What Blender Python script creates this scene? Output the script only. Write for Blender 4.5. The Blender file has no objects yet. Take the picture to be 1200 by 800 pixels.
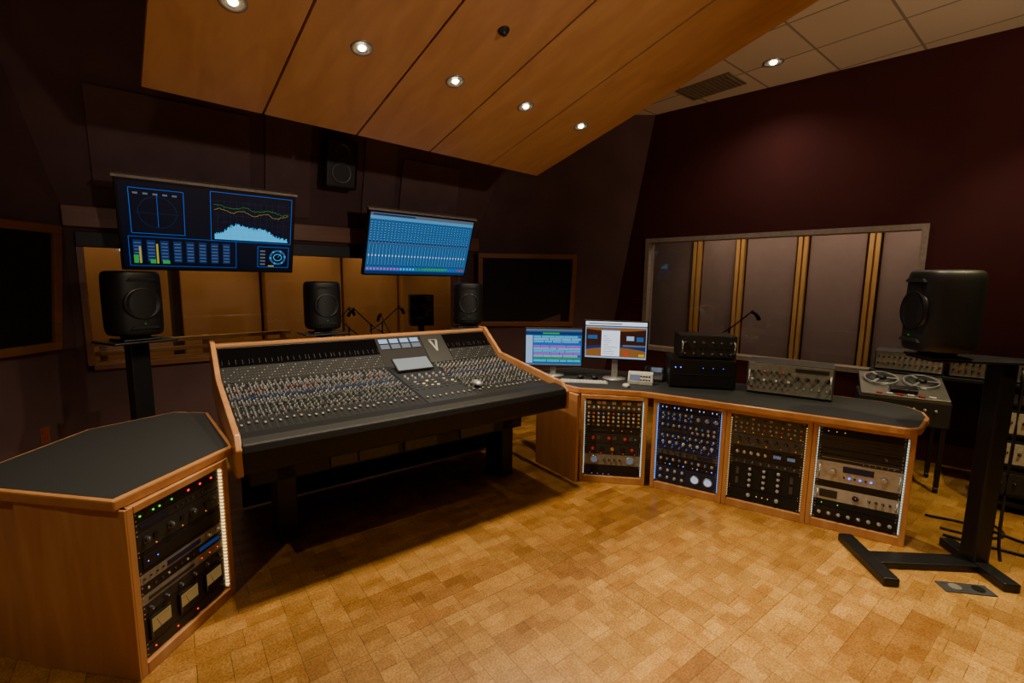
import bpy, bmesh, math, random
from mathutils import Matrix, Vector
random.seed(7)
rad=math.radians
COL=bpy.context.scene.collection

# ---------------------------------------------------------------- materials
def lin(h):
    if isinstance(h,(tuple,list)): return tuple(h)
    r=[int(h[i:i+2],16)/255 for i in (0,2,4)]
    return tuple(c/12.92 if c<=.04045 else ((c+.055)/1.055)**2.4 for c in r)
def _new(name):
    m=bpy.data.materials.new(name); m.use_nodes=True
    nt=m.node_tree; b=nt.nodes["Principled BSDF"]; return m,nt,b
def _sp(b,k,v):
    if k in b.inputs: b.inputs[k].default_value=v
def M(name,col,rough=.5,metal=0.,var=.15,scale=30.,coat=0.,bump=0.,spec=.5):
    m,nt,b=_new(name); c=lin(col)
    tc=nt.nodes.new("ShaderNodeTexCoord"); n=nt.nodes.new("ShaderNodeTexNoise"); n.inputs["Scale"].default_value=scale
    n.inputs["Detail"].default_value=3
    nt.links.new(tc.outputs["Object"],n.inputs["Vector"])
    r=nt.nodes.new("ShaderNodeValToRGB")
    r.color_ramp.elements[0].position=.3; r.color_ramp.elements[1].position=.7
    r.color_ramp.elements[0].color=tuple(x*(1-var) for x in c)+(1,)
    r.color_ramp.elements[1].color=tuple(min(1,x*(1+var)) for x in c)+(1,)
    nt.links.new(n.outputs["Fac"],r.inputs["Fac"]); nt.links.new(r.outputs["Color"],b.inputs["Base Color"])
    _sp(b,"Roughness",rough); _sp(b,"Metallic",metal); _sp(b,"Coat Weight",coat); _sp(b,"Specular IOR Level",spec)
    if bump:
        bp=nt.nodes.new("ShaderNodeBump"); bp.inputs["Strength"].default_value=bump; bp.inputs["Distance"].default_value=.002
        nt.links.new(n.outputs["Fac"],bp.inputs["Height"]); nt.links.new(bp.outputs["Normal"],b.inputs["Normal"])
    return m
def E(name,col,s=1.):
    m,nt,b=_new(name); c=lin(col)
    _sp(b,"Base Color",tuple(x*.2 for x in c)+(1,)); _sp(b,"Emission Color",c+(1,)); _sp(b,"Emission Strength",s); _sp(b,"Roughness",.4)
    return m
def WOOD(name,c1,c2,stretch=(1,12,12),scale=3.,rough=.35,coat=.15):
    m,nt,b=_new(name)
    tc=nt.nodes.new("ShaderNodeTexCoord"); mp=nt.nodes.new("ShaderNodeMapping"); mp.inputs["Scale"].default_value=stretch
    n=nt.nodes.new("ShaderNodeTexNoise"); n.inputs["Scale"].default_value=scale; n.inputs["Detail"].default_value=6; n.inputs["Distortion"].default_value=.6
    r=nt.nodes.new("ShaderNodeValToRGB"); r.color_ramp.elements[0].position=.3; r.color_ramp.elements[1].position=.72
    r.color_ramp.elements[0].color=lin(c1)+(1,); r.color_ramp.elements[1].color=lin(c2)+(1,)
    nt.links.new(tc.outputs["Object"],mp.inputs["Vector"]); nt.links.new(mp.outputs["Vector"],n.inputs["Vector"])
    nt.links.new(n.outputs["Fac"],r.inputs["Fac"]); nt.links.new(r.outputs["Color"],b.inputs["Base Color"])
    _sp(b,"Roughness",rough); _sp(b,"Coat Weight",coat); _sp(b,"Coat Roughness",.3)
    return m
def FLOOR():
    m,nt,b=_new("cork_floor"); N=nt.nodes.new; L=nt.links.new
    tc=N("ShaderNodeTexCoord"); mp=N("ShaderNodeMapping"); mp.inputs["Rotation"].default_value=(0,0,rad(2))
    L(tc.outputs["Object"],mp.inputs["Vector"])
    def brick(w,h,c1,c2,mort,ms,off=.5,rot=0):
        t=N("ShaderNodeTexBrick"); t.inputs["Scale"].default_value=1; t.inputs["Brick Width"].default_value=w; t.inputs["Row Height"].default_value=h
        t.inputs["Color1"].default_value=lin(c1)+(1,); t.inputs["Color2"].default_value=lin(c2)+(1,); t.inputs["Mortar"].default_value=lin(mort)+(1,)
        t.inputs["Mortar Size"].default_value=ms; t.inputs["Mortar Smooth"].default_value=.2; t.offset=off
        m2=N("ShaderNodeMapping"); m2.inputs["Rotation"].default_value=(0,0,rot)
        L(mp.outputs["Vector"],m2.inputs["Vector"]); L(m2.outputs["Vector"],t.inputs["Vector"]); return t
    def mul(a,bb):
        x=N("ShaderNodeMix"); x.data_type='RGBA'; x.blend_type='MULTIPLY'; x.inputs[0].default_value=1
        L(a,x.inputs[6]); L(bb,x.inputs[7]); return x.outputs[2]
    def ns(scale,lo,hi,p0,p1,detail=4):
        n=N("ShaderNodeTexNoise"); n.inputs["Scale"].default_value=scale; n.inputs["Detail"].default_value=detail; L(tc.outputs["Object"],n.inputs["Vector"])
        r=N("ShaderNodeValToRGB"); r.color_ramp.elements[0].position=p0; r.color_ramp.elements[1].position=p1
        r.color_ramp.elements[0].color=lo+(1,); r.color_ramp.elements[1].color=hi+(1,); L(n.outputs["Fac"],r.inputs["Fac"]); return r.outputs["Color"]
    a=brick(.36,.12,"d6a862","a67a40","866436",.0014)
    a2=brick(.24,.12,"d0a45e","b48c50","866436",.0014,.35,rad(90))
    big=brick(.72,.36,"ffffff","000000","808080",0,.5)
    mx=N("ShaderNodeMix"); mx.data_type='RGBA'
    rr=N("ShaderNodeMath"); rr.operation='GREATER_THAN'; rr.inputs[1].default_value=.45
    L(big.outputs["Color"],rr.inputs[0]); L(rr.outputs[0],mx.inputs[0]); L(a.outputs["Color"],mx.inputs[6]); L(a2.outputs["Color"],mx.inputs[7])
    t3=brick(.12,.06,"ffffff","dacdb6","dacdb6",.0005,.33)
    t4=brick(.9,.9,"ffffff","d6cab6","c8bca8",.002,.0)
    c=mul(mx.outputs[2],t3.outputs["Color"]); c=mul(c,t4.outputs["Color"])
    c=mul(c,ns(110,(.72,.66,.58),(1.05,1.04,1.0),.42,.58,6))
    c=mul(c,ns(12,(.88,.85,.80),(1.06,1.06,1.05),.38,.6,5))
    c=mul(c,ns(1.1,(.90,.87,.83),(1.08,1.08,1.08),.35,.65))
    L(c,b.inputs["Base Color"]); _sp(b,"Roughness",.34); _sp(b,"Specular IOR Level",.5)
    return m
def CEIL():
    m,nt,b=_new("ceiling_tile"); N=nt.nodes.new; L=nt.links.new
    tc=N("ShaderNodeTexCoord"); mp=N("ShaderNodeMapping"); mp.inputs["Location"].default_value=(.12,-.5,0)
    L(tc.outputs["Object"],mp.inputs["Vector"])
    t=N("ShaderNodeTexBrick"); t.offset=0; t.inputs["Scale"].default_value=1; t.inputs["Brick Width"].default_value=.61; t.inputs["Row Height"].default_value=.61
    t.inputs["Color1"].default_value=lin("f2e0c4")+(1,); t.inputs["Color2"].default_value=lin("e8d4b6")+(1,); t.inputs["Mortar"].default_value=lin("a89880")+(1,); t.inputs["Mortar Size"].default_value=.01
    L(mp.outputs["Vector"],t.inputs["Vector"]); L(t.outputs["Color"],b.inputs["Base Color"]); _sp(b,"Roughness",.9)
    return m
def GLASS():
    m=bpy.data.materials.new("window_glass"); m.use_nodes=True; nt=m.node_tree; nt.nodes.clear()
    o=nt.nodes.new("ShaderNodeOutputMaterial"); mx=nt.nodes.new("ShaderNodeMixShader"); t=nt.nodes.new("ShaderNodeBsdfTransparent"); g=nt.nodes.new("ShaderNodeBsdfGlossy")
    g.inputs["Roughness"].default_value=.02; t.inputs["Color"].default_value=(.88,.88,.86,1); mx.inputs[0].default_value=.05
    nt.links.new(t.outputs[0],mx.inputs[1]); nt.links.new(g.outputs[0],mx.inputs[2]); nt.links.new(mx.outputs[0],o.inputs[0]); return m
def STRIPE(name,pitch,c,cl,frac=.08):
    m,nt,b=_new(name); N=nt.nodes.new; L=nt.links.new
    tc=N("ShaderNodeTexCoord"); sx=N("ShaderNodeSeparateXYZ"); L(tc.outputs["Object"],sx.inputs[0])
    d=N("ShaderNodeMath"); d.operation='DIVIDE'; d.inputs[1].default_value=pitch; L(sx.outputs["X"],d.inputs[0])
    f=N("ShaderNodeMath"); f.operation='FRACT'; L(d.outputs[0],f.inputs[0])
    g=N("ShaderNodeMath"); g.operation='LESS_THAN'; g.inputs[1].default_value=frac; L(f.outputs[0],g.inputs[0])
    mx=N("ShaderNodeMix"); mx.data_type='RGBA'; L(g.outputs[0],mx.inputs[0]); mx.inputs[6].default_value=lin(c)+(1,); mx.inputs[7].default_value=lin(cl)+(1,)
    L(mx.outputs[2],b.inputs["Base Color"]); _sp(b,"Roughness",.5); return m

mt={}
mt['floor']=FLOOR(); mt['ceil']=CEIL(); mt['glass']=GLASS()
mt['cloud']=WOOD("maple_panel","c8935a","daa86c",(1,.25,1),9,.4,.1)
mt['wood']=WOOD("cherry_wood","b57c4a","ca9664",(1,1,.12),14,.35,.25)
mt['woodx']=WOOD("cherry_edge","ae7644","c68e5a",(.2,1,1),12,.3,.3)
mt['trimwood']=WOOD("trim_wood","7c5030","935f3a",(.2,1,1),10,.45,.1)
mt['livewood']=WOOD("live_room_wood","b07c48","c08c56",(1,1,.2),2,.5,0)
mt['postwood']=WOOD("post_wood","d09c58","e0b070",(1,1,.2),6,.5,0)
mt['wallfab']=M("wall_fabric","644e4e",.95,var=.12,scale=3,spec=.1)
mt['panelfab']=M("panel_fabric","6e5858",.95,var=.1,scale=5,spec=.1)
mt['maroon']=M("maroon_paint","482020",.85,var=.08,scale=2,spec=.2)
mt['black']=M("black_plastic","141415",.48)
mt['blackm']=M("black_metal","1a1a1c",.38,.2)
mt['blacksat']=M("black_matte","0b0b0c",.75)
mt['glassblk']=M("black_gloss_window","08080a",.12)
mt['leather']=M("black_leather","161617",.5,var=.25,scale=60,bump=.3,spec=.35)
mt['lam']=M("black_laminate","26282a",.55,var=.1,scale=80)
mt['grey']=M("grey_metal","4a4c50",.4,.3)
mt['dgrey']=M("dark_grey","26282b",.5)
mt['silver']=M("silver_metal","a8a8a6",.38,.5)
mt['kn']=M("knob_grey","a2a3a8",.4,.1)
mt['bsilver']=M("brushed_plate","8c8a82",.4,.3)
mt['deck']=M("tape_deck_plate","716f69",.4,.4)
mt['lsilver']=M("light_silver_plate","b4b2aa",.4,.2)
mt['white']=M("white_plastic","c4c4c0",.5)
mt['beige']=M("beige_plate","b0a080",.45)
mt['frame']=M("window_frame_metal","a09488",.5,.1)
mt['boothfab']=M("booth_fabric","937c78",.95,var=.05,scale=8)
mt['boothbase']=M("booth_base","4a3e38",.9)
mt['bluep']=M("blue_plate","1c2c50",.4,.2)
mt['red']=M("red_plastic","a02018",.4)
mt['green']=M("green_plastic","2c6038",.4)
mt['gold']=M("amber_knob","b88638",.4,.3)
mt['bluek']=M("blue_knob","3c5ca0",.4)
mt['rubber']=M("rubber_cable","101010",.6)
mt['vent']=M("vent_metal","8a7864",.7)
mt['strip']=STRIPE("channel_strip",.0375,"121314","333537")
mt['bulb']=E("lamp_bulb","ffe2b0",40)
mt['ledw']=E("led_white","d8f4e8",1.3)
mt['ledwarm']=E("led_warm_white","ffdc98",3)
mt['glow']=E("strip_glow","cfe4d4",.45)
mt['glowwarm']=E("strip_glow_warm","ffd080",.7)
mt['glowblue']=E("strip_glow_blue","6a98e0",.6)
mt['ledwarms']=E("led_warm_small","ffd890",1.0)
mt['ledblue']=E("led_blue","2a58ff",4)
mt['ledcyan']=E("led_cyan","5a98ff",1.8)
mt['ledred']=E("led_red","ff2010",2)
mt['ledgreen']=E("led_green","20ff40",1.4)
mt['ledamber']=E("led_amber","ff9020",.9)
mt['ledtiny']=E("led_tiny_green","20c040",.3)
mt['vu']=E("vu_face","d0a860",.22)
mt['vuw']=E("vu_white","c8d8ff",.7)
mt['scr_bg']=E("screen_dark","020b1c",.8)
mt['scr_blue']=E("screen_blue","1070f0",.7)
mt['scr_cyan']=E("screen_cyan","28b4f0",1.1)
mt['scr_dim']=E("screen_dim_blue","143c80",.5)
mt['scr_green']=E("screen_green","30c050",.6)
mt['scr_yel']=E("screen_yellow","d0b830",.7)
mt['scr_red']=E("screen_red","d03828",.8)
mt['scr_mag']=E("screen_magenta","b058e0",.9)
mt['scr_white']=E("screen_white","e0ecff",1.1)
mt['scr_grey']=E("screen_grey","6a7890",.6)
mt['scr_mix']=E("screen_mixer_blue","1c5c98",.9)
mt['scr_teal']=E("screen_teal","4a98c8",.9)
mt['scr_or']=E("screen_orange","96602e",.7)
mt['scr_brown']=E("screen_brown","3c1c18",.6)
mt['scr_soft']=E("screen_pale","98c0f0",.8)
mt['scr_panel']=E("screen_panel_grey","a8b4bc",.42)
mt['tilew']=M("outlet_red","a83824",.5)

# ---------------------------------------------------------------- mesh builder
class MB:
    def __init__(s): s.v=[];s.f=[];s.m=[];s.s=[];s.x=Matrix.Identity(4)
    def _a(s,vs,fs,mi,sm=False):
        o=len(s.v); s.v+= [tuple(s.x@Vector(p)) for p in vs]
        for f in fs: s.f.append([i+o for i in f]); s.m.append(mi); s.s.append(sm)
        return s
    def box(s,x0,x1,y0,y1,z0,z1,mi=0):
        return s._a([(x0,y0,z0),(x1,y0,z0),(x1,y1,z0),(x0,y1,z0),(x0,y0,z1),(x1,y0,z1),(x1,y1,z1),(x0,y1,z1)],
          [(0,3,2,1),(4,5,6,7),(0,1,5,4),(1,2,6,5),(2,3,7,6),(3,0,4,7)],mi)
    def prism(s,poly,a,b,mi=0,axis='z'):
        n=len(poly)
        def P(p,h):
            return (p[0],p[1],h) if axis=='z' else ((h,p[0],p[1]) if axis=='x' else (p[0],h,p[1]))
        vs=[P(p,a) for p in poly]+[P(p,b) for p in poly]
        fs=[tuple(range(n))[::-1],tuple(range(n,2*n))]+[(i,(i+1)%n,n+(i+1)%n,n+i) for i in range(n)]
        return s._a(vs,fs,mi)
    def quad(s,pts,mi=0): return s._a(pts,[tuple(range(len(pts)))],mi)
    def lathe(s,prof,c=(0,0,0),axis='z',n=16,mi=0,sm=True,cap=True):
        vs=[];fs=[]
        for (r,h) in prof:
            for i in range(n):
                a=2*math.pi*i/n; p=(r*math.cos(a),r*math.sin(a),h)
                if axis=='y': p=(p[0],p[2],p[1])
                if axis=='x': p=(p[2],p[0],p[1])
                vs.append((p[0]+c[0],p[1]+c[1],p[2]+c[2]))
        for k in range(len(prof)-1):
            for i in range(n): fs.append((k*n+i,k*n+(i+1)%n,(k+1)*n+(i+1)%n,(k+1)*n+i))
        if cap: fs.append(tuple(range(n))[::-1]); fs.append(tuple(range((len(prof)-1)*n,len(prof)*n)))
        return s._a(vs,fs,mi,sm)
    def cyl(s,c,r,h,axis='z',n=14,mi=0,r2=None):
        return s.lathe([(r,0),(r if r2 is None else r2,h)],c,axis,n,mi,False)
    def tube(s,pts,r,n=8,mi=0,smooth=0):
        pts=[Vector(p) for p in pts]
        for _ in range(smooth):
            q=[pts[0]]
            for a,b in zip(pts[:-1],pts[1:]): q+=[a*.75+b*.25,a*.25+b*.75]
            q.append(pts[-1]); pts=q
        vs=[];fs=[]
        for k,p in enumerate(pts):
            d=(pts[min(k+1,len(pts)-1)]-pts[max(k-1,0)]).normalized()
            a=d.cross(Vector((0,0,1))); 
            if a.length<.01: a=Vector((1,0,0))
            a.normalize(); b=d.cross(a)
            for i in range(n):
                t=2*math.pi*i/n; vs.append(tuple(p+a*r*math.cos(t)+b*r*math.sin(t)))
        for k in range(len(pts)-1):
            for i in range(n): fs.append((k*n+i,k*n+(i+1)%n,(k+1)*n+(i+1)%n,(k+1)*n+i))
        fs.append(tuple(range(n))); fs.append(tuple(range((len(pts)-1)*n,len(pts)*n)))
        return s._a(vs,fs,mi,True)
    def mesh(s,name,mats):
        me=bpy.data.meshes.new(name); me.from_pydata(s.v,[],s.f)
        for m in mats: me.materials.append(mt[m])
        for p,mi,sm in zip(me.polygons,s.m,s.s): p.material_index=mi; p.use_smooth=sm
        me.update()
        bm=bmesh.new(); bm.from_mesh(me); bmesh.ops.recalc_face_normals(bm,faces=bm.faces); bm.to_mesh(me); bm.free()
        return me
def ob(name,data,parent=None,loc=(0,0,0),rot=(0,0,0),label=None,cat=None,group=None,kind=None,bevel=0,seg=2,mat=None,world=None,smooth=False):
    o=bpy.data.objects.new(name,data); COL.objects.link(o)
    if mat is not None: o.matrix_world=mat
    else: o.location=loc; o.rotation_euler=rot
    if parent is not None: o.parent=parent
    if world is not None: o.matrix_parent_inverse=world.inverted()
    if label: o["label"]=label
    if cat: o["category"]=cat
    if group: o["group"]=group
    if kind: o["kind"]=kind
    if bevel:
        b=o.modifiers.new("bevel",'BEVEL'); b.width=bevel; b.segments=seg; b.limit_method='ANGLE'; b.angle_limit=rad(35)
    if smooth:
        for p in data.polygons: p.use_smooth=True
    return o
def empty(name,loc,rz=0,**k): 
    e=ob(name,None,None,loc,(0,0,rz),**k); e.empty_display_size=.1; return e
CACHE={}
def cached(key,fn):
    if key not in CACHE: CACHE[key]=fn()
    return CACHE[key]

# ---------------------------------------------------------------- camera
f=540.0; pitch=math.atan(70/540); yaw=rad(38.9); rho=rad(.7)
Fv=Vector((math.sin(yaw)*math.cos(pitch),math.cos(yaw)*math.cos(pitch),-math.sin(pitch)))
R0=Vector((math.cos(yaw),-math.sin(yaw),0)); U0=R0.cross(Fv)
R1=R0*math.cos(rho)+U0*math.sin(rho); U1=-R0*math.sin(rho)+U0*math.cos(rho)
cd=bpy.data.cameras.new("camera"); cd.sensor_width=36; cd.lens=36*f/1200; cd.clip_start=.05
cam=bpy.data.objects.new("camera",cd); COL.objects.link(cam)
mw=Matrix.Identity(4)
for i in range(3): mw[i][0]=R1[i]; mw[i][1]=U1[i]; mw[i][2]=-Fv[i]
mw[2][3]=1.6; cam.matrix_world=mw
bpy.context.scene.camera=cam

# ---------------------------------------------------------------- shell
CH=3.65
def shell(name,m,mats,**k): return ob(name,m.mesh(name,mats),kind="structure",**k)
shell("floor",MB().box(-2,6.4,-2.6,5.1,-.05,0),['floor'])
shell("ceiling",MB().box(-2,6.4,-2.6,5.1,CH,CH+.05),['ceil'])
mb=MB()
mb.box(-.62,-.36,5.0,5.12,0,2.15).box(-.36,3.16,5.0,5.12,0,.85).box(-.36,3.16,5.0,5.12,1.92,2.15).box(3.16,3.6,5.0,5.12,0,2.15)
mb.prism([(5.0,2.15),(4.6,CH),(4.75,CH),(5.12,2.15)],-1.0,4.1,0,'x')
shell("wall_front",mb,['wallfab'])
mb=MB(); A0,A1,A2=(3.4,5,0),(3.4,5,2.12),(3.85,4.6,CH); B0,B1,B2=(4.985,4.19,0),(5.05,3.83,2.12),(5.09,3.56,CH)
shell("wall_front_right",mb.quad([A0,B0,B1,A1]).quad([A1,B1,B2,A2]),['wallfab'])
mb=MB(); A0,A1,A2=(-.42,5,0),(-.42,5,2.12),(-.75,4.6,CH); B0,B1,B2=(-1.7,3.42,0),(-1.66,3.3,2.12),(-1.62,3.2,CH)
shell("wall_front_left",mb.quad([A0,B0,B1,A1]).quad([A1,B1,B2,A2]),['wallfab'])
shell("wall_left",MB().box(-1.8,-1.7,-2.6,3.45,0,CH),['wallfab'])
shell("wall_back",MB().box(-1.8,6.4,-2.6,-2.5,0,CH),['wallfab'])
RWM=Matrix.Translation((4.985,4.19,0))@Matrix.Rotation(math.atan2(-.9864,.1644),4,'Z')
S0,S1,WZ0,WZ1=.60,3.29,.75,2.16
shell("wall_right",MB().box(0,7,0,.12,0,WZ0).box(0,7,0,.12,WZ1,CH).box(0,S0,0,.12,WZ0,WZ1).box(S1,7,0,.12,WZ0,WZ1),['maroon'],mat=RWM)
mb=MB(); t=.05
mb.box(S0,S1,-.02,.14,WZ1-t,WZ1,0).box(S0,S1,-.02,.14,WZ0,WZ0+t,0).box(S0,S0+t,-.02,.14,WZ0+t,WZ1-t,0).box(S1-t,S1,-.02,.14,WZ0+t,WZ1-t,0)
mb.box(S0+t,S1-t,.06,.066,WZ0+t,WZ1-t,1)
shell("window_1",mb,['frame','glass'],mat=RWM)
# booth
shell("wall_booth",MB().box(-1.4,6,1.87,1.95,0,2.9),['boothbase'],mat=RWM)
shell("wall_booth_side",MB().box(-1.45,-1.4,.13,1.95,0,2.9),['boothbase'],mat=RWM)
shell("floor_booth",MB().box(-1.4,6,.13,1.87,-.03,0),['boothbase'],mat=RWM)
shell("ceiling_booth",MB().box(-1.4,6,.13,1.87,2.9,2.95),['boothbase'],mat=RWM)
ps=[-.4,.60,1.23,2.02,2.79,3.55,4.3]
G="booth acoustic panels"
for a,b in zip(ps[:-1],ps[1:]):
    me=MB().box(a+.08,b-.08,1.81,1.865,.45,2.6).mesh("p",['boothfab'])
    ob("acoustic_panel",me,mat=RWM,label="grey fabric acoustic wall panel inside the isolation booth",cat="acoustic panel",group=G,bevel=.01)
for p in ps:
    me=MB().box(p-.055,p-.008,1.75,1.866,.02,2.7).box(p-.008,p+.012,1.82,1.866,.02,2.7).box(p+.012,p+.055,1.75,1.866,.02,2.7).mesh("p",['postwood'])
    ob("wood_post",me,mat=RWM,label="light wood paired vertical post between the booth panels",cat="post",group="booth wood posts",bevel=.003)
# front window + live room
mb=MB(); t=.035
mb.box(-.36,3.16,4.97,5.13,1.92-t,1.92,0).box(-.36,3.16,4.97,5.13,.85,.85+t,0).box(-.36,-.36+t,4.97,5.13,.85,1.92,0).box(3.16-t,3.16,4.97,5.13,.85,1.92,0)
mb.box(-.32,3.12,5.06,5.066,.885,1.885,1)
shell("window_2",mb,['trimwood','glass'])
shell("trim_1",MB().box(-.42,3.42,4.93,4.999,1.98,2.14),['trimwood'],bevel=.006)
shell("trim_2",MB().box(-.36,3.16,4.95,4.995,1.83,1.95),['dgrey'],bevel=.006)
shell("floor_live_room",MB().box(-3,7,5.13,9.1,-.05,0),['floor'])
shell("ceiling_live_room",MB().box(-3,7,5.13,9.1,3.2,3.25),['livewood'])
shell("wall_live_room_left",MB().box(-3.05,-3,5.13,9.1,0,3.2),['livewood'])
shell("wall_live_room_right",MB().box(7,7.05,5.2,9.1,0,3.2),['livewood'])
shell("wall_live_room_back",MB().box(-3,7,9.0,9.1,0,3.2),['boothbase'])
for x0,x1,y in [(-2.9,-.9,8.8),(-.86,.35,8.7),(.5,1.6,8.8),(1.64,2.9,8.6),(3.0,4.1,8.8),(4.14,5.3,8.7),(5.4,6.9,8.8)]:
    me=MB().box(x0,x1,y,8.99,.1,2.9).mesh("p",['livewood'])
    ob("wood_wall_panel",me,label="large smooth warm maple wall panel of the live room",cat="wall panel",group="live room wood panels",bevel=.02)
def leanY(z): return 5.0-(z-2.15)*.2667
for (x0,x1,z0,z1) in [(-.22,.86,2.3,3.0),(.98,1.38,2.2,3.1),(2.32,3.05,2.28,2.9),(1.9,2.25,2.2,3.1)]:
    me=MB().prism([(leanY(z0)-.03,z0),(leanY(z1)-.03,z1),(leanY(z1)-.002,z1),(leanY(z0)-.002,z0)],x0,x1,0,'x').mesh("p",['panelfab'])
    ob("acoustic_panel",me,label="dark brown fabric acoustic panel on the sloping wall",cat="acoustic panel",group="front wall acoustic panels",bevel=.006)
def framed(p0,p1,z0,z1,lean,label):
    d=Vector((p1[0]-p0[0],p1[1]-p0[1],0)); L=d.length
    e=empty("framed_panel",(p0[0],p0[1],z0),math.atan2(d.y,d.x),label=label,cat="panel")
    H=z1-z0; w=.06
    mb=MB().box(0,L,0,.06,0,w).box(0,L,0,.06,H-w,H).box(0,w,0,.06,w,H-w).box(L-w,L,0,.06,w,H-w)
    ob("frame",mb.mesh("frame",['trimwood']),e,bevel=.005,label="brown wood frame")
    ob("dark_face",MB().box(w,L-w,.025,.05,w,H-w).mesh("face",['blacksat']),e)
    e.rotation_euler=(lean,0,e.rotation_euler[2]); return e
framed((3.40,4.93),(4.47,4.25),1.02,1.96,rad(8),"black panel in a brown wood frame")
framed((-.92,4.28),(-.48,4.83),1.05,1.97,rad(6),"black panel in a brown wood frame beside the window")

# ---------------------------------------------------------------- cloud
CM=Matrix.Rotation(rad(2.8),4,'Z')@Matrix.Translation((0,3.35,2.63))@Matrix.Rotation(rad(-15.05),4,'X')
cx0=.246; pw=.609
for k in range(5):
    x=cx0+k*pw
    me=MB().box(x+.006,x+pw-.006,-3.55,0,0,.04).mesh("p",['cloud'])
    ob("ceiling_panel",me,mat=CM,label="long sloping maple ceiling panel with recessed spotlight",cat="ceiling panel",group="sloping maple ceiling panels",bevel=.003)
shell("trim_3",MB().box(cx0+.03,cx0+5*pw-.03,-3.5,-.03,.042,.06),['blacksat'],mat=CM)
ringm=MB().lathe([(.038,-.001),(.055,-.006),(.06,-.004),(.06,0)],n=24,cap=False).mesh("ring",['silver'])
bulbm=MB().lathe([(.001,-.012),(.014,-.010),(.021,-.002),(.021,0)],n=16).mesh("bulb",['bulb'])
cupm=MB().lathe([(.021,-.0005),(.04,-.0015)],n=24,cap=False).mesh("cup",['bsilver'])
def downlight(m,label,group):
    e=ob("recessed_light",None,mat=m,label=label,cat="ceiling light",group=group)
    for n,me in (("trim_ring",ringm),("bulb",bulbm),("reflector",cupm)): ob(n,me,e)
def spot(loc,W,ang,blend=.8,col=(1,.82,.55),aim=None,size=.03):
    l=bpy.data.lights.new("spot",'SPOT'); l.energy=W; l.spot_size=rad(ang); l.spot_blend=blend; l.color=col; l.shadow_soft_size=size
    o=bpy.data.objects.new("spot_lamp",l); COL.objects.link(o); o.location=loc
    if aim is not None: o.rotation_euler=(Vector(aim)-Vector(loc)).to_track_quat('-Z','Y').to_euler()
    return o
for k in range(5):
    x=cx0+(k+.5)*pw; m=CM@Matrix.Translation((x,-.828,-.001))
    downlight(m,"small recessed spotlight added out of view in the maple ceiling","maple ceiling spotlights")
    p=m@Vector((0,0,-.03)); spot(p,[100,100,95,90,55][k],130,.9)
    m=CM@Matrix.Translation((x,-2.9,-.001))  # second row added out of view to brighten the near floor
    downlight(m,"small recessed spotlight added out of view in the maple ceiling","maple ceiling spotlights")
    p=m@Vector((0,0,-.03)); spot(p,[95,115,135,155,170][k],60,.6,aim=(p.x,p.y-.6,0))
m=CM@Matrix.Translation((cx0+2.5*pw,-1.31,-.001))
e=ob("sprinkler_head",None,mat=m,label="small dark fire sprinkler head in the wooden ceiling",cat="sprinkler")
ob("escutcheon",MB().lathe([(.03,-.008),(.034,0)],n=20).mesh("e",['dgrey']),e); ob("nozzle",MB().lathe([(.008,-.025),(.008,-.008)],n=10).mesh("n",['silver']),e)
ob("deflector",MB().lathe([(.014,-.028),(.014,-.025)],n=12).mesh("n",['dgrey']),e)
T="tiled ceiling downlights"
for (x,y,W,ang,col,aim) in [(4.74,2.06,42,140,(1,.84,.66),None),(4.95,.25,80,80,(1,.84,.62),None),(3.6,-.5,250,80,(1,.84,.40),(3.5,.0,0)),(-1.1,1.15,75,70,(1,.80,.52),(-.55,2.3,.5))]:  # second entry is an added, unseen downlight brightening the tape machine
    downlight(Matrix.Translation((x,y,CH-.001))@Matrix.Scale(1.5,4),"recessed ceiling downlight in the tiled ceiling",T)
    spot((x,y,CH-.05),W,ang,1 if ang>100 else .8,col,aim)
mb=MB().box(4.62,5.0,2.42,3.0,CH-.012,CH-.001)
for i in range(12): mb.box(4.64,4.98,2.45+i*.045,2.47+i*.045,CH-.02,CH-.012)
ob("air_vent",mb.mesh("vent",['vent']),label="dark ceiling air return grille between tiles",cat="air vent")
def area(loc,W,sx,sy,col,aim):
    l=bpy.data.lights.new("area",'AREA'); l.shape='RECTANGLE'; l.size=sx; l.size_y=sy; l.energy=W; l.color=col
    o=bpy.data.objects.new("area_lamp",l); COL.objects.link(o); o.location=loc
    o.rotation_euler=(Vector(aim)-Vector(loc)).to_track_quat('-Z','Y').to_euler()
area((1.5,7.3,3.15),34,4,1.2,(1,.76,.48),(1.5,8.4,0))
for x,W_ in ((-.5,34),(.9,50),(2.3,60),(3.5,66),(4.9,55)): spot((x,8.1,3.1),W_,58,1,(1,.75,.44),aim=(x,8.75,1.5))
spot((.5,6.0,3.1),45,50,1,(1,.78,.5),aim=(.4,6.3,.6)); spot((2.6,6.0,3.1),30,50,1,(1,.78,.5),aim=(2.6,6.5,.6))  # added spots without fixtures, so the bench and stands show up
p=RWM@Vector((2.3,1.0,2.85)); area(p,26,3,.8,(1,.80,.58),RWM@Vector((2.3,1.5,0)))
for s_ in (1.0,1.7,2.45,3.2): spot(RWM@Vector((s_,1.35,2.85)),17,80,1,(1,.78,.54),aim=RWM@Vector((s_,1.82,1.5)))
spot((1.6,-2.3,2.3),215,46,1,(1,.86,.74),aim=(1.7,5,2.75),size=.08)  # added fill from behind the camera, lifting the dark front wall
spot((-.2,-2.0,2.2),45,50,1,(1,.86,.74),aim=(-1.0,4.2,2.3),size=.08)  # added fill without a fixture, aimed at the left wall
spot((3.0,-2.2,1.9),150,58,1,(1,.84,.60),aim=(5.4,1.9,3.75),size=.08)  # added fill thrown upward to lighten the right ceiling tiles
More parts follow.
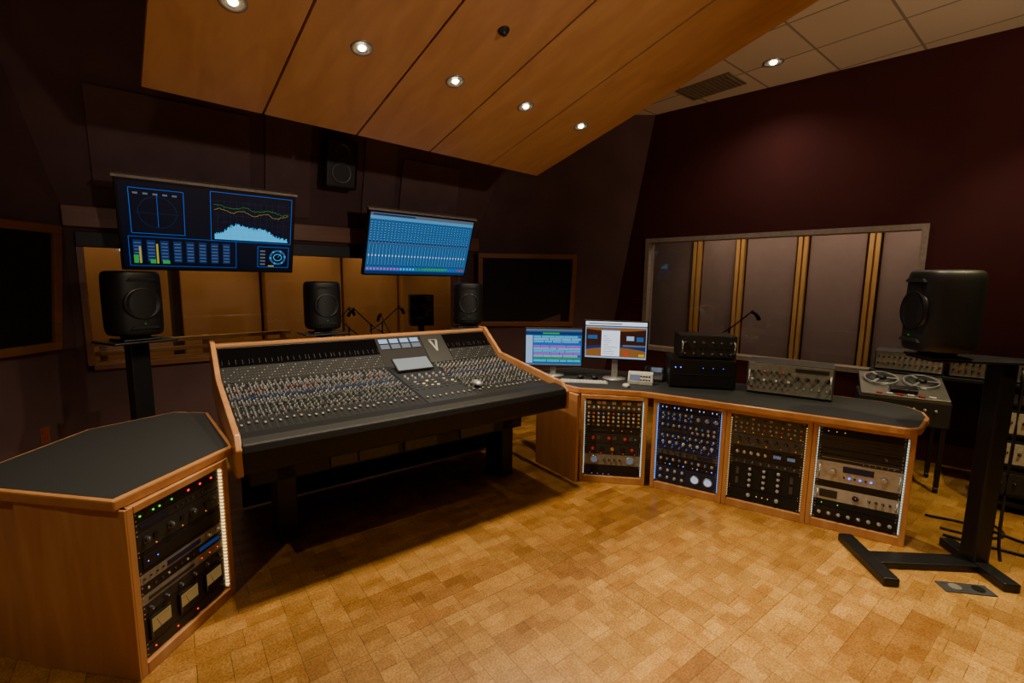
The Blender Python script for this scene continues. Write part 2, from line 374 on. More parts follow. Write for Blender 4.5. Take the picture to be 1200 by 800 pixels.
w=bpy.data.worlds.new("world"); w.use_nodes=True; w.node_tree.nodes["Background"].inputs[0].default_value=(.05,.04,.04,1); w.node_tree.nodes["Background"].inputs[1].default_value=.3
bpy.context.scene.world=w

# ---------------------------------------------------------------- speakers
def speaker(name,loc,rz,label,scale=(1,1,1),group=None):
    e=empty(name,loc,rz,label=label,cat="speaker",group=group); e.scale=scale
    def cab():
        m=MB(); W,D,H=.1435,.128,.40
        prof=[(-W,-.02),(-W+.012,-.075),(-.095,-.115),(-.04,-D),(.04,-D),(.095,-.115),(W-.012,-.075),(W,-.02),(W,.05),(W-.03,.105),(.06,D),(-.06,D),(-W+.03,.105),(-W,.05)]
        z0,z1=.03,.43; n=len(prof)
        rings=[(.78,z0),(.92,z0+.008),(.98,z0+.03),(1,z0+.07),(1,z1-.07),(.98,z1-.03),(.92,z1-.008),(.78,z1)]
        vs=[(p[0]*s_,p[1]*(s_*.5+.5 if p[1]<0 else s_),z) for s_,z in rings for p in prof]
        fs=[(k*n+i,k*n+(i+1)%n,(k+1)*n+(i+1)%n,(k+1)*n+i) for k in range(len(rings)-1) for i in range(n)]+[tuple(range(n))[::-1],tuple(range((len(rings)-1)*n,len(rings)*n))]
        m._a(vs,fs,0,True); return m.mesh("cab",['black'])
    o=ob("cabinet",cached('cab',cab),e); s_=o.modifiers.new("s",'SUBSURF'); s_.levels=1; s_.render_levels=1
    ob("waveguide",cached('guide',lambda:MB().lathe([(.102,.010),(.096,-.004),(.086,-.002),(.05,.014),(.028,.022),(.024,.010),(.001,.006)],c=(0,-.124,.23),axis='y',n=40,cap=False).mesh("g",['blackm'])),e)
    ob("tweeter",cached('tw',lambda:MB().lathe([(.020,0),(.014,-.006),(.001,-.009)],c=(0,-.116,.23),axis='y',n=16).mesh("t",['grey'])),e)
    for z in (.085,.378):
        ob("woofer_slot",cached(('slot',z),lambda:MB().prism([(-.075,z-.008),(.075,z-.008),(.06,z+.008),(-.06,z+.008)],-.13,-.10,0,'y').mesh("s",['blacksat'])),e)
    ob("foot",cached('foot',lambda:MB().box(-.1,.1,-.09,.09,0,.012).box(-.06,.06,-.05,.05,.012,.045).mesh("f",['blackm'])),e,bevel=.004)
    ob("badge",cached('badge',lambda:MB().box(-.004,.004,-.130,-.12,.105,.111).mesh("b",['ledtiny'])),e)
    return e
def stand(loc,rz,h,label,group=None):
    e=empty("speaker_stand",loc,rz,label=label,cat="speaker stand",group=group)
    ob("base",cached('sb',lambda:MB().box(-.2,.2,-.2,.2,0,.02).mesh("b",['blackm'])),e,bevel=.006)
    ob("pole",MB().box(-.06,.06,-.045,.045,.02,h-.015).mesh("p",['blackm']),e,bevel=.012)
    ob("top_plate",MB().box(-.19,.19,-.15,.15,h-.015,h).mesh("t",['blackm']),e,bevel=.004)
G="matching studio monitor speakers"
stand((-.04,4.1,0),rad(25),1.17,"tall black metal speaker stand behind the console",G+" stands")
speaker("studio_monitor_speaker",(-.04,4.1,1.17),rad(25),"black rounded studio monitor speaker on a stand by the wall",(1.12,1.1,1.1),group=G)
stand((1.29,4.35,0),0,1.12,"tall black metal speaker stand behind the console",G+" stands")
speaker("studio_monitor_speaker",(1.29,4.35,1.12),0,"black rounded studio monitor speaker centred behind the console",(1.08,1.1,1.08),group=G)
stand((2.70,4.1,0),rad(-28),1.12,"tall black metal speaker stand behind the console",G+" stands")
speaker("studio_monitor_speaker",(2.70,4.1,1.12),rad(-28),"black rounded studio monitor speaker on a stand past the console",(1.08,1.1,1.08),group=G)
e=empty("wall_speaker",(1.605,4.80,2.5),0,label="black two-way surround speaker mounted high on the wall",cat="speaker"); e.rotation_euler=(rad(12),0,0)
ob("cabinet",MB().box(-.155,.155,-.14,.0,0,.46).mesh("c",['black']),e,bevel=.03,seg=3)
ob("woofer",MB().lathe([(.10,-.004),(.095,-.01),(.07,.01),(.03,.02),(.001,.012)],c=(0,-.142,.15),axis='y',n=28,cap=False).mesh("w",['grey']),e)
ob("tweeter",MB().lathe([(.07,-.003),(.04,.012),(.018,.012),(.001,.004)],c=(0,-.142,.34),axis='y',n=24,cap=False).mesh("t",['grey']),e)
ob("wall_bracket",MB().box(-.04,.04,-.02,.12,.18,.26).mesh("b",['blackm']),e)

# ---------------------------------------------------------------- big right stand
fa0,fa1=Vector((3.37,.80,0)),Vector((3.03,.49,0)); fb0,fb1=Vector((3.82,.39,0)),Vector((3.48,.08,0))
e=empty("speaker_stand",(3.42,.44,0),0,label="heavy black steel floor stand with U-shaped base and thick post",cat="speaker stand")
def bar(a,b,w,z0,z1,me='blackm'):
    d=(b-a); L=d.length; m=MB(); m.x=Matrix.Translation((a.x-3.42,a.y-.44,0))@Matrix.Rotation(math.atan2(d.y,d.x),4,'Z'); m.box(0,L,-w/2,w/2,z0,z1); return m.mesh("bar",[me])
ob("base_foot",bar(fa0,fa1,.08,0,.05),e,bevel=.008); ob("base_foot",bar(fb0,fb1,.08,0,.05),e,bevel=.008)
ma,mbb=(fa0+fa1)/2,(fb0+fb1)/2
ob("cross_bar",bar(ma+Vector((.03,-.03,0)),mbb,.12,.003,.04),e,bevel=.006)
m=MB(); m.x=Matrix.Translation((3.66-3.42,.25-.44,0))@Matrix.Rotation(rad(42),4,'Z'); m.box(-.055,.055,-.04,.04,.04,1.19)
ob("post",m.mesh("post",['blackm']),e,bevel=.01)
m=MB(); m.x=Matrix.Translation((3.60-3.42,.40-.44,0))@Matrix.Rotation(rad(-50),4,'Z'); m.box(-.22,.20,-.12,.12,1.19,1.205)
ob("top_plate",m.mesh("top",['blackm']),e,bevel=.004)
m=MB(); m.x=Matrix.Translation((3.66-3.42,.25-.44,0)); m.tube([(.02,-.08,1.16),(.0,-.085,.9),(.015,-.08,.5),(-.01,-.085,.2),(.06,-.1,.055)],.008,smooth=1)
ob("cable",m.mesh("cable",['rubber']),e)
speaker("studio_monitor_speaker",(3.50,.50,1.205),rad(-142),"large black rounded studio monitor speaker on heavy floor stand",(1.16,1.16,1.14))

# ---------------------------------------------------------------- TVs
def tv(xc,zc,w,h,tilt,label,draw):
    e=empty("wall_display",(xc,4.5,zc),0,label=label,cat="television",group="large hanging wall displays"); e.rotation_euler=(tilt,0,0)
    ob("housing",MB().box(-w/2,w/2,-.02,.03,-h/2,h/2).mesh("h",['black']),e,bevel=.006)
    ob("top_edge",MB().box(-w/2-.01,w/2+.01,-.035,.04,h/2+.001,h/2+.02).mesh("h",['lsilver']),e,label="pale metal top edge")
    sc=ob("screen",MB().box(-w/2+.02,w/2-.02,-.022,-.0205,-h/2+.02,h/2-.02,0).mesh("s",['scr_bg']),e)
    W,H=w-.04,h-.04; d=MB()
    def R(x0,x1,y0,y1,mi,l=1): d.quad([(-W/2+x0*W,-.0222-l*.0004,-H/2+y0*H),(-W/2+x1*W,-.0222-l*.0004,-H/2+y0*H),(-W/2+x1*W,-.0222-l*.0004,-H/2+y1*H),(-W/2+x0*W,-.0222-l*.0004,-H/2+y1*H)],mi)
    def LN(pts,th,mi,l=3):
        for a,b in zip(pts[:-1],pts[1:]):
            ax,ay,bx,by=-W/2+a[0]*W,-H/2+a[1]*H,-W/2+b[0]*W,-H/2+b[1]*H; dx,dy=bx-ax,by-ay; q=math.hypot(dx,dy) or 1; nx,ny=-dy/q*th,dx/q*th; yy=-.0222-l*.0004
            d.quad([(ax-nx,yy,ay-ny),(bx-nx,yy,by-ny),(bx+nx,yy,by+ny),(ax+nx,yy,ay+ny)],mi)
    draw(R,LN)
    ob("screen_image",d.mesh("img",['scr_blue','scr_cyan','scr_dim','scr_green','scr_yel','scr_red','scr_mag','scr_white','scr_grey','scr_mix','scr_teal']),sc)
    ob("wall_arm",MB().box(-.05,.05,.03,.40,-.04,.04).box(-.15,.15,.03,.05,-.12,.12).mesh("a",['blackm']),e)
def rect(LN,x0,x1,y0,y1,mi,th=.0016): LN([(x0,y0),(x1,y0),(x1,y1),(x0,y1),(x0,y0)],th,mi)
def draw1(R,LN):
    rect(LN,.05,.33,.42,.93,0); rect(LN,.48,.99,.38,.98,0); rect(LN,.03,.63,.03,.38,0,.0012); rect(LN,.77,.98,.05,.33,0)
    LN([(.19+.10*math.cos(a*math.pi/18),.67+.18*math.sin(a*math.pi/18)) for a in range(37)],.0009,2)
    LN([(.19,.5),(.19,.88)],.0012,0); LN([(.08,.66),(.30,.66)],.0008,2)
    for i in range(5): R(.07+i*.05,.095+i*.05,.865,.885,8)
    n=100
    for i in range(n):
        t=i/n; x=.5+.47*t; h=.05+.13*math.exp(-((t-.28)/.16)**2)+.11*math.exp(-((t-.6)/.22)**2)+.04*random.random()-(.04*t)
        R(x,x+.47/n,.40,.40+max(.015,h),1)
    LN([(.5+.47*i/60,.76+.02*math.sin(i*.35)+.02*random.random()-.04*(i/60)) for i in range(61)],.0009,4)
    LN([(.5+.47*i/60,.81+.015*math.sin(i*.3+1)+.015*random.random()-.04*(i/60)) for i in range(61)],.0009,3)
    for i in range(6): R(.49,.985,.45+i*.085,.4515+i*.085,2)
    for i in range(12): R(.52+i*.038,.521+i*.038,.40,.9,2)
    for i in range(8):
        x=.05+i*.071; R(x,x+.045,.08,.34,2)
        for k in range(6): R(x+.005,x+.04,.1+k*.04,.11+k*.04,8,2)
    R(.05,.075,.06,.16,3,3); R(.08,.09,.06,.26,4,3); R(.135,.165,.06,.11,3,3); R(.17,.18,.06,.3,4,3); R(.2,.24,.06,.1,3,3)
    for k in range(24):
        a0,a1=k*math.pi/12,(k+1)*math.pi/12
        LN([(.905+.050*math.cos(a0),.19+.092*math.sin(a0)),(.905+.050*math.cos(a1),.19+.092*math.sin(a1))],.008,9 if k%4 else 10)
    LN([(.905+.028*math.cos(a*math.pi/9),.19+.045*math.sin(a*math.pi/9)) for a in range(19)],.0025,1)
    LN([(.905,.19),(.93,.25)],.0015,10)
    for k in range(5): R(.785,.82,.08+k*.045,.1+k*.045,8,2)
    R(.84,.88,.06,.075,4,2)
def draw2(R,LN):
    R(0,1,0,1,9,0); R(0,1,.95,1,8); R(.02,.4,.96,.985,2,2); R(0,1,.90,.95,10,1)
    n=32
    for i in range(n):
        x=.01+i*.98/n
        R(x,x+.014,.13,.88,2,1)
        for k in range(8): R(x+.002,x+.012,.56+k*.04,.585+k*.04,10,2)
        R(x+.004,x+.010,.15,.50,10,2); R(x+.003,x+.011,.30,.325,7,3)
        R(x,x+.018,.07,.105,[6,6,1,3,3,0,5][(i//5)%7],2)
    R(0,1,.51,.525,8,3); R(0,1,.70,.705,9,3); R(.55,.8,.085,.11,3,4); R(0,1,0,.05,2,3)
tv(.51,1.985,1.2,.69,rad(20),"large wall display showing blue audio spectrum and meter graphics",draw1)
tv(2.37,1.965,1.22,.66,rad(20),"large wall display showing a blue mixer channel view",draw2)

# ---------------------------------------------------------------- rack gear
def knob_mesh(r,mat):
    def fn():
        m=MB().lathe([(r,0),(r,-.004),(r*.75,-.006),(r*.68,-.016),(r*.6,-.0175)],axis='y',n=12,mi=0,sm=False)
        m.box(-.0012,.0012,-.0185,-.0172,r*.1,r*.6,1); return m.mesh("knob",[mat,'white'])
    return cached(('k',r,mat),fn)
def btn_mesh(w,h,mat): return cached(('b',w,h,mat),lambda:MB().box(-w/2,w/2,-.004,0,-h/2,h/2).mesh("button",[mat]))
RW=.44
def pick(mk,i): return mk if isinstance(mk,str) else mk[i%len(mk)]
def unit(frame,x0,z0,U,plate,spec,label,w=RW,depth=.3,name="rack_unit",dy=.0,group=None):
    H=U*.0445-.003
    mw=frame@Matrix.Translation((x0,dy,z0))
    e=ob(name,None,mat=mw,label=label,cat="audio equipment",group=group)
    m=MB().box(0,w,0,.006,0,H,0).box(.012,w-.012,.006,depth,.002,H-.002,1)
    for x in (.008,w-.008):
        for z in (.008,H-.008): m.cyl((x,.0005,z),.0035,-.002,'y',8,2)
    ob("case",m.mesh("case",[plate,'blackm','silver']),e)
    for s in spec:
        t=s[0]
        if t=='K': _,x,z,r,mk=s; ob("knob",knob_mesh(r,mk),e,(x*w,0,z*H))
        elif t=='KR':
            _,xa,xb,n,z,r,mk=s
            for i in range(n): ob("knob",knob_mesh(r,pick(mk,i)),e,((xa+(xb-xa)*i/max(1,n-1))*w,0,z*H),(0,rad(random.uniform(-120,120)),0))
        elif t=='BR':
            _,xa,xb,n,z,bw,bh,mk=s
            for i in range(n): ob("button",btn_mesh(bw,bh,pick(mk,i)),e,((xa+(xb-xa)*i/max(1,n-1))*w,0,z*H))
        elif t=='M':
            _,x,z,mw_,mh,face=s
            def fn():
                m=MB().box(-mw_/2-.008,mw_/2+.008,-.008,0,-mh/2-.008,mh/2+.008,0).box(-mw_/2,mw_/2,-.0088,-.008,-mh/2,mh/2,1)
                m.quad([(-.001,-.009,-mh*.4),(.001,-.009,-mh*.4),(-mw_*.25+.001,-.009,mh*.3),(-mw_*.25-.001,-.009,mh*.3)],2)
                m.quad([(-mw_*.5,-.0091,-mh*.5),(mw_*.5,-.0091,-mh*.5),(mw_*.5,-.0091,-mh*.22),(-mw_*.5,-.0091,-mh*.22)],0)
                for i in range(7):
                    a=-mw_*.36+i*mw_*.12; m.quad([(a,-.009,mh*.3),(a+.0015,-.009,mh*.3),(a+.0015,-.009,mh*.38),(a,-.009,mh*.38)],2)
                return m.mesh("meter",['black',face,'blacksat'])
            ob("meter",cached(('m',mw_,mh,face),fn),e,(x*w,0,z*H))
        elif t=='O':
            _,x,z,r,face=s
            ob("meter",cached(('o',r,face),lambda:MB().lathe([(r+.005,0),(r+.005,-.007),(r,-.008)],axis='y',n=24,mi=0).cyl((0,-.0082,0),r*.92,-.0006,'y',24,1).box(-.001,.001,-.0098,-.0088,-r*.1,r*.7,0).mesh("meter",['silver',face])),e,(x*w,0,z*H))
        elif t=='D':
            _,xa,xb,za,zb,mk=s
            ob("display",MB().box(xa*w,xb*w,-.003,0,za*H,zb*H).mesh("d",[mk]),e)
        elif t=='V':
            _,xa,xb,n=s
            m2=MB()
            for i in range(n):
                zz=H*(.2+.6*i/max(1,n-1)); m2.box(xa*w,xb*w,-.0012,0,zz-.0015,zz+.0015)
            ob("vent_slots",m2.mesh("v",['blacksat']),e)
        elif t=='H':
            for x in (.035*w,.965*w): ob("handle",cached(('hd',round(H,3)),lambda:MB().tube([(0,0,H*.15),(0,-.02,H*.2),(0,-.02,H*.8),(0,0,H*.85)],.004).mesh("h",['silver'])),e,(x,0,0))
    return e
# ---------------------------------------------------------------- right desk
def inset(poly,d):
    n=len(poly); out=[]
    area2=sum(poly[i][0]*poly[(i+1)%n][1]-poly[(i+1)%n][0]*poly[i][1] for i in range(n)); sg=1 if area2>0 else -1
    for i in range(n):
        p0,p1,p2=Vector(poly[i-1]),Vector(poly[i]),Vector(poly[(i+1)%n])
        a=(p1-p0).normalized(); b=(p2-p1).normalized(); na=Vector((-a.y,a.x))*sg; nb=Vector((-b.y,b.x))*sg
        k=(na+nb); k=k/max(.3,k.length_squared)*2; out.append(tuple(p1+k*d))
    return out
def worktop(poly,label,z0=.72,z1=.765):
    e=empty("worktop",(0,0,0),0,label=label,cat="countertop")
    ob("wood_edge",MB().prism(poly,z0,z1).mesh("e",['woodx']),e,bevel=.008,label="cherry wood edge band")
    ob("laminate_top",MB().prism(inset(poly,.02),z1-.002,z1+.0015).mesh("l",['lam']),e)
poly=[(2.68,2.47),(2.99,2.09),(3.03,1.99),(3.455,.70)]
for a in range(0,91,15):
    t=rad(180+a*1.0); poly.append((3.60+.13*math.cos(t),.66+.13*math.sin(t)))
poly+=[(3.90,.55),(4.05,.60),(4.15,.70),(4.18,.84),(4.15,1.0),(3.80,2.27),(3.32,3.12),(2.75,3.28),(2.66,2.96)]
worktop(poly,"long angled black laminate worktop with cherry wood edge")
def cabinet(p0,ang,W,label,led,z1=.719,depth=.5,group="studio rack cabinets",lo=.055,side=.03,sides=(0,1)):
    fr=Matrix.Translation((p0[0],p0[1],0))@Matrix.Rotation(ang,4,'Z')
    e=ob("rack_cabinet",None,mat=fr,label=label,cat="cabinet",group=group)
    m=MB().box(0,side,0,depth,0,z1).box(W-side,W,0,depth,0,z1).box(side,W-side,0,depth,0,lo).box(side,W-side,0,depth,z1-.03,z1).box(side,W-side,depth-.015,depth,lo,z1-.03,1)
    ob("body",m.mesh("b",['wood','blacksat']),e,bevel=.003)
    base={'ledw':'glow','ledwarm':'glowwarm','ledcyan':'glowblue','ledwarms':'dgrey'}[led]
    for k in sides:
        x=(side+.001,W-side-.005)[k]
        m=MB().box(x,x+.004,.010,.026,lo+.01,z1-.04,0)
        zz=lo+.02
        while zz<z1-.05: m.box(x-.0006,x+.0046,.009,.022,zz,zz+.006,1); zz+=.017
        ob("light_strip",m.mesh("l",[base,led]),e)
    return fr,e
b1a=math.atan2(2.05-2.43,3.01-2.66)
C1,C1e=cabinet((2.675,2.43),b1a,.515,"cherry wood rack cabinet with white lights and warm amber gear",'ledw')
ob("side_panel",MB().prism([(2.64,2.44),(2.672,2.44),(2.70,2.93),(2.665,2.95)],0,.719).mesh("sp",['wood']),C1e,bevel=.003,world=C1)
b2a=math.atan2(-.943,.3315); FR=Matrix.Translation((3.05,2.02,0))@Matrix.Rotation(b2a,4,'Z')
Cs=[]
for i,(lab,led) in enumerate([("cherry wood rack cabinet with blue lights and knob-covered gear",'ledcyan'),("cherry wood rack cabinet filled with black gear",'ledwarms'),("cherry wood rack cabinet with white lights and silver gear",'ledw')]):
    p=FR@Vector((i*.522,0,0)); Cs.append(cabinet((p.x,p.y),b2a,.520,lab,led)[0])
def fill(fr,rows,zt=.685,x0=.0395):
    z=zt
    for (U,plate,spec,lab) in rows:
        z-=U*.0445; unit(fr,x0,z,U,plate,spec,lab,dy=.02)
rows1=[
 (2,'grey',[('BR',.06,.94,11,.78,.030,.022,('beige','dgrey','gold','beige','grey')),('KR',.06,.94,11,.32,.010,('gold','beige','silver'))],"modular rack unit with amber knobs and beige modules"),
 (3,'dgrey',[('KR',.06,.94,11,.86,.009,('gold','red','silver','bluek')),('KR',.06,.94,11,.62,.010,('beige','gold','silver')),('KR',.06,.94,11,.38,.009,('silver','gold','beige')),('BR',.06,.94,11,.14,.02,.012,('beige','grey'))],"modular rack unit with rows of beige and amber knobs"),
 (1,'blackm',[('D',.1,.42,.3,.7,'dgrey'),('BR',.5,.9,6,.5,.005,.005,('ledamber','grey'))],"slim black rack unit with amber indicator lights"),
 (2,'dgrey',[('KR',.15,.72,3,.5,.015,'red'),('K',.9,.5,.012,'grey'),('BR',.25,.82,3,.55,.03,.03,'grey')],"dark rack unit with large red knobs"),
 (2,'dgrey',[('KR',.15,.85,3,.5,.015,('red','gold','red')),('BR',.32,.68,2,.5,.035,.03,'blackm'),('BR',.1,.9,5,.1,.004,.004,'ledred')],"dark rack unit with large red and amber knobs"),
 (2,'bsilver',[('O',.18,.5,.026,'scr_grey'),('O',.82,.5,.026,'scr_grey'),('KR',.36,.64,4,.5,.010,'black')],"silver rack unit with two round meters"),
 (2,'blackm',[('D',.12,.9,.35,.75,'blacksat'),('BR',.15,.45,4,.15,.003,.003,'ledblue')],"black rack unit with dark display window")]
fill(C1,rows1,.68,.0375)
rows2=[
 (1,'blackm',[('BR',.06,.94,14,.5,.006,.010,('ledcyan','ledcyan','grey'))],"slim black rack unit with blue-white lights"),
 (2,'bluep',[('KR',.08,.55,6,.7,.010,'silver'),('KR',.08,.55,6,.28,.010,('silver','bluek')),('KR',.66,.94,3,.5,.015,'silver'),('BR',.1,.9,7,.5,.003,.003,'ledblue')],"blue rack unit with rows of silver knobs"),
 (2,'bluep',[('KR',.08,.92,10,.7,.010,('silver','bluek','silver')),('D',.08,.5,.15,.45,'dgrey'),('KR',.58,.92,5,.3,.010,'silver')],"blue rack unit with silver and blue knobs"),
 (1,'bluep',[('KR',.08,.92,10,.5,.009,'silver'),('BR',.1,.9,5,.12,.003,.003,'ledblue')],"blue rack unit with silver knobs"),
 (2,'bluep',[('KR',.1,.9,8,.68,.012,('silver','white')),('KR',.14,.86,7,.25,.009,'bluek'),('BR',.1,.9,6,.48,.003,.003,'ledblue')],"blue rack unit with two rows of silver knobs"),
 (1,'grey',[('KR',.08,.6,6,.5,.008,'black'),('D',.68,.92,.25,.75,'scr_bg')],"grey rack unit with black knobs"),
 (2,'blackm',[('KR',.08,.92,9,.65,.011,('silver','bluek')),('BR',.08,.92,12,.2,.007,.006,('grey','white','ledblue'))],"black rack unit with silver and blue knobs"),
 (3,'bluep',[('KR',.08,.45,4,.75,.012,'silver'),('KR',.08,.45,4,.3,.012,'silver'),('O',.66,.5,.028,'vuw'),('O',.87,.5,.028,'vuw')],"blue rack unit with two lit round meters")]
fill(Cs[0],rows2,.685)
rows3=[
 (3,'grey',[('BR',.05,.95,12,.85,.018,.012,('beige','grey','dgrey')),('KR',.05,.95,12,.6,.008,('silver','gold')),('KR',.05,.95,12,.35,.008,('silver','silver','red')),('BR',.05,.95,8,.12,.005,.005,'ledamber')],"modular rack unit with many small silver knobs"),
 (2,'grey',[('KR',.1,.9,7,.6,.011,'black'),('BR',.1,.9,5,.2,.006,.005,('ledamber','white'))],"grey rack unit with black knobs"),
 (2,'blackm',[('KR',.1,.5,5,.5,.012,'silver'),('M',.66,.5,.045,.03,'scr_grey'),('M',.85,.5,.045,.03,'scr_grey')],"black rack unit with silver knobs and two meters"),
 (1,'dgrey',[('KR',.1,.9,8,.5,.008,'grey')],"slim dark rack unit with grey knobs"),
 (4,'blacksat',[('KR',.3,.7,3,.85,.011,'kn'),('KR',.3,.7,3,.62,.011,'kn'),('KR',.3,.7,3,.38,.011,'kn'),('KR',.3,.7,3,.15,.011,'kn'),('BR',.12,.88,2,.7,.02,.05,'grey'),('BR',.12,.88,2,.3,.02,.05,'grey')],"black rack unit with a grid of grey knobs"),
 (2,'blacksat',[('KR',.3,.7,2,.5,.014,'kn'),('BR',.42,.58,3,.5,.005,.005,'ledwarms')],"black rack unit with two grey knobs")]
fill(Cs[1],rows3,.685)
rows4=[
 (1,'blacksat',[('BR',.1,.3,3,.5,.004,.004,'ledwarms'),('V',.4,.9,3)],"slim black rack unit"),
 (2,'dgrey',[('D',.05,.95,.55,.60,'grey'),('V',.5,.95,3),('BR',.12,.4,5,.25,.005,.005,'grey')],"dark rack unit with thin silver line"),
 (1,'black',[('D',.08,.4,.3,.7,'dgrey'),('K',.8,.5,.01,'grey')],"slim black rack unit with dark display"),
 (1,'dgrey',[('D',.05,.95,.45,.52,'silver'),('BR',.55,.9,6,.25,.005,.004,'white')],"slim dark rack unit with small white buttons"),
 (3,'lsilver',[('K',.2,.5,.022,'silver'),('K',.80,.5,.022,'silver'),('D',.32,.68,.55,.85,'scr_bg'),('BR',.34,.66,6,.28,.010,.010,('black','ledblue')),('H',)],"silver rack unit with two large round dials"),
 (1,'blackm',[('V',.1,.9,3)],"slim black vented rack unit"),
 (2,'lsilver',[('D',.06,.28,.2,.8,'dgrey'),('K',.5,.5,.018,'black'),('KR',.66,.9,4,.5,.008,'black'),('H',)],"silver rack unit with dark window and knobs"),
 (1,'blacksat',[('BR',.1,.3,2,.5,.005,.005,'ledgreen')],"slim black rack unit with green lights"),
 (2,'blackm',[('KR',.08,.92,8,.5,.0115,'silver')],"black rack unit with a row of silver knobs")]
fill(Cs[2],rows4,.685)

# ---------------------------------------------------------------- left desk
polyL=[(-.135,2.205),(.315,2.615),(.285,3.38),(.12,3.52),(-.28,3.38),(-.56,2.98),(-.66,2.78)]
worktop(polyL,"angular black laminate worktop with cherry wood edge over a rack")
CLa=math.atan2(2.575-2.20,.285+.10)
CL,CLe=cabinet((-.10,2.205),CLa,.527,"cherry wood rack cabinet with warm white light strips","ledwarm",lo=.05,sides=(1,))
ob("side_panel",MB().prism([(-.105,2.20),(-.09,2.22),(-.60,2.80),(-.62,2.78)],0,.719).mesh("sp",['wood']),CLe,bevel=.003,world=CL)
rowsL=[
 (1,'blackm',[('BR',.06,.4,6,.5,.006,.006,('ledgreen','grey','ledgreen')),('BR',.6,.9,3,.5,.008,.008,'ledred')],"slim black rack unit with green and red lights"),
 (1,'dgrey',[('D',.05,.35,.3,.7,'scr_bg'),('BR',.45,.9,8,.5,.006,.008,'grey')],"slim dark rack unit with small grey buttons"),
 (2,'dgrey',[('KR',.1,.9,4,.55,.016,'grey'),('BR',.2,.8,3,.55,.018,.02,'blackm'),('BR',.2,.8,3,.12,.004,.004,'ledamber')],"dark rack unit with large grey knobs"),
 (2,'blacksat',[('D',.05,.95,.2,.8,'black'),('BR',.1,.2,2,.5,.004,.004,'ledblue')],"black rack unit with smooth dark front"),
 (1,'bsilver',[('D',.3,.7,.25,.75,'scr_bg'),('KR',.8,.93,2,.5,.01,'silver'),('BR',.05,.25,4,.5,.007,.006,'black')],"slim silver rack unit with dark display"),
 (1,'blackm',[('BR',.08,.6,8,.5,.008,.008,('white','grey','grey')),('D',.68,.95,.3,.7,'scr_dim')],"slim black rack unit with white buttons"),
 (1,'bsilver',[('D',.08,.6,.3,.6,'dgrey'),('BR',.7,.92,3,.5,.004,.004,'ledred')],"slim silver rack unit with dark strip"),
 (1,'dgrey',[('KR',.08,.92,6,.5,.009,'grey')],"slim dark rack unit with grey knobs"),
 (3,'black',[('M',.17,.5,.090,.080,'vu'),('M',.5,.5,.090,.080,'vu'),('M',.83,.5,.090,.080,'vu')],"black rack unit with three lit needle meters"),
 (1,'black',[('BR',.1,.6,3,.5,.005,.005,'ledred')],"slim black rack unit with red lights")]
fill(CL,rowsL,.68,.045)

# ---------------------------------------------------------------- console
W=2.20; CMx=Matrix.Translation((.305,2.50,0))@Matrix.Rotation(rad(-1.8),4,'Z')
con=ob("mixing_console",None,mat=CMx,label="large black analog mixing console with wood end panels and knobs",cat="mixing console")
YB,ZB,YTp,ZTp=.87,.925,1.12,1.135
ob("body",MB().prism([(.04,.64),(.04,.77),(.14,.805),(YB,ZB),(YTp,ZTp),(1.18,ZTp),(1.18,.82),(.4,.60),(.1,.62)],.03,W-.03,0,'x').mesh("b",['blackm']),con,bevel=.004)
ob("armrest",MB().prism([(-.02,.645),(-.035,.67),(-.04,.765),(-.025,.80),(.03,.818),(.1,.825),(.14,.815),(.14,.645)],.025,W-.025,0,'x').mesh("a",['leather']),con,bevel=.010,seg=3,label="padded black leather front armrest")
cheek=[(-.035,.645),(-.035,.78),(.03,.845),(.14,.86),(YB-.02,ZB+.045),(YTp-.01,ZTp+.04),(1.205,ZTp+.04),(1.205,.80),(.9,.72),(.4,.58),(.1,.61)]
for x in (0,W-.03): ob("end_panel",MB().prism(cheek,x,x+.03,0,'x').mesh("c",['woodx']),con,bevel=.006,label="cherry wood end panel")
ob("back_rail",MB().box(0.03,W-.03,YTp-.005,1.19,ZTp,ZTp+.022).mesh("r",['woodx']),con,bevel=.004,label="cherry wood top rail")
SLP=(ZB-.805)/(YB-.14); s1=math.atan(SLP)
def surf(x,y): return (x,y,.805+(y-.14)*SLP)
def slab(x0,x1,y0,y1,h,mat,name,bev=.001,par=con):
    m=MB(); a=surf(0,y0); m.x=Matrix.Translation(a)@Matrix.Rotation(s1,4,'X'); L=(y1-y0)/math.cos(s1); m.box(x0,x1,0,L,0,h)
    return ob(name,m.mesh("s",[mat]),par,bevel=bev)
slab(.04,1.11,.145,YB-.01,.003,'strip',"channel_bank"); slab(1.50,W-.04,.145,YB-.01,.003,'strip',"channel_bank"); slab(1.115,1.495,.145,YB-.01,.004,'dgrey',"master_section")
chs=[.04+.0375*(i+.5) for i in range(28)]+[1.50+.0375*(i+.5) for i in range(17)]
def cknob(r,mat):
    def fn():
        m=MB().lathe([(r,0),(r,.006),(r*.8,.009),(r*.7,.014)],n=8,sm=False); m.box(-.001,.001,0,r*.65,.014,.015,1); return m.mesh("knob",[mat,'white'])
    return cached(('ck',r,mat),fn)
K=[]
for x in chs:
    for j in range(28):
        y=.30+j*.0200
        mk='kn'
        if j%6==2: mk='grey'
        if j==6: mk='green' 
        if j in (14,15): mk='bluek'
        if j==20 : mk='red' if random.random()<.4 else 'grey'
        if j in(3,12,24): mk='white'
        if random.random()<.04: continue
        K.append((x+(.008 if j%2 else -.008),y,mk))
cl=CMx.inverted()@Vector((0,0,1.6))
K.sort(key=lambda k:(Vector(surf(k[0],k[1]))-cl).length)
for x,y,mk in K[:100]:
    a=surf(x,y); ob("knob",cknob(.005,mk),con,(a[0],a[1],a[2]+.003),(s1,0,random.uniform(-.8,.8)))
m=MB(); order=['kn','grey','green','bluek','red','white']
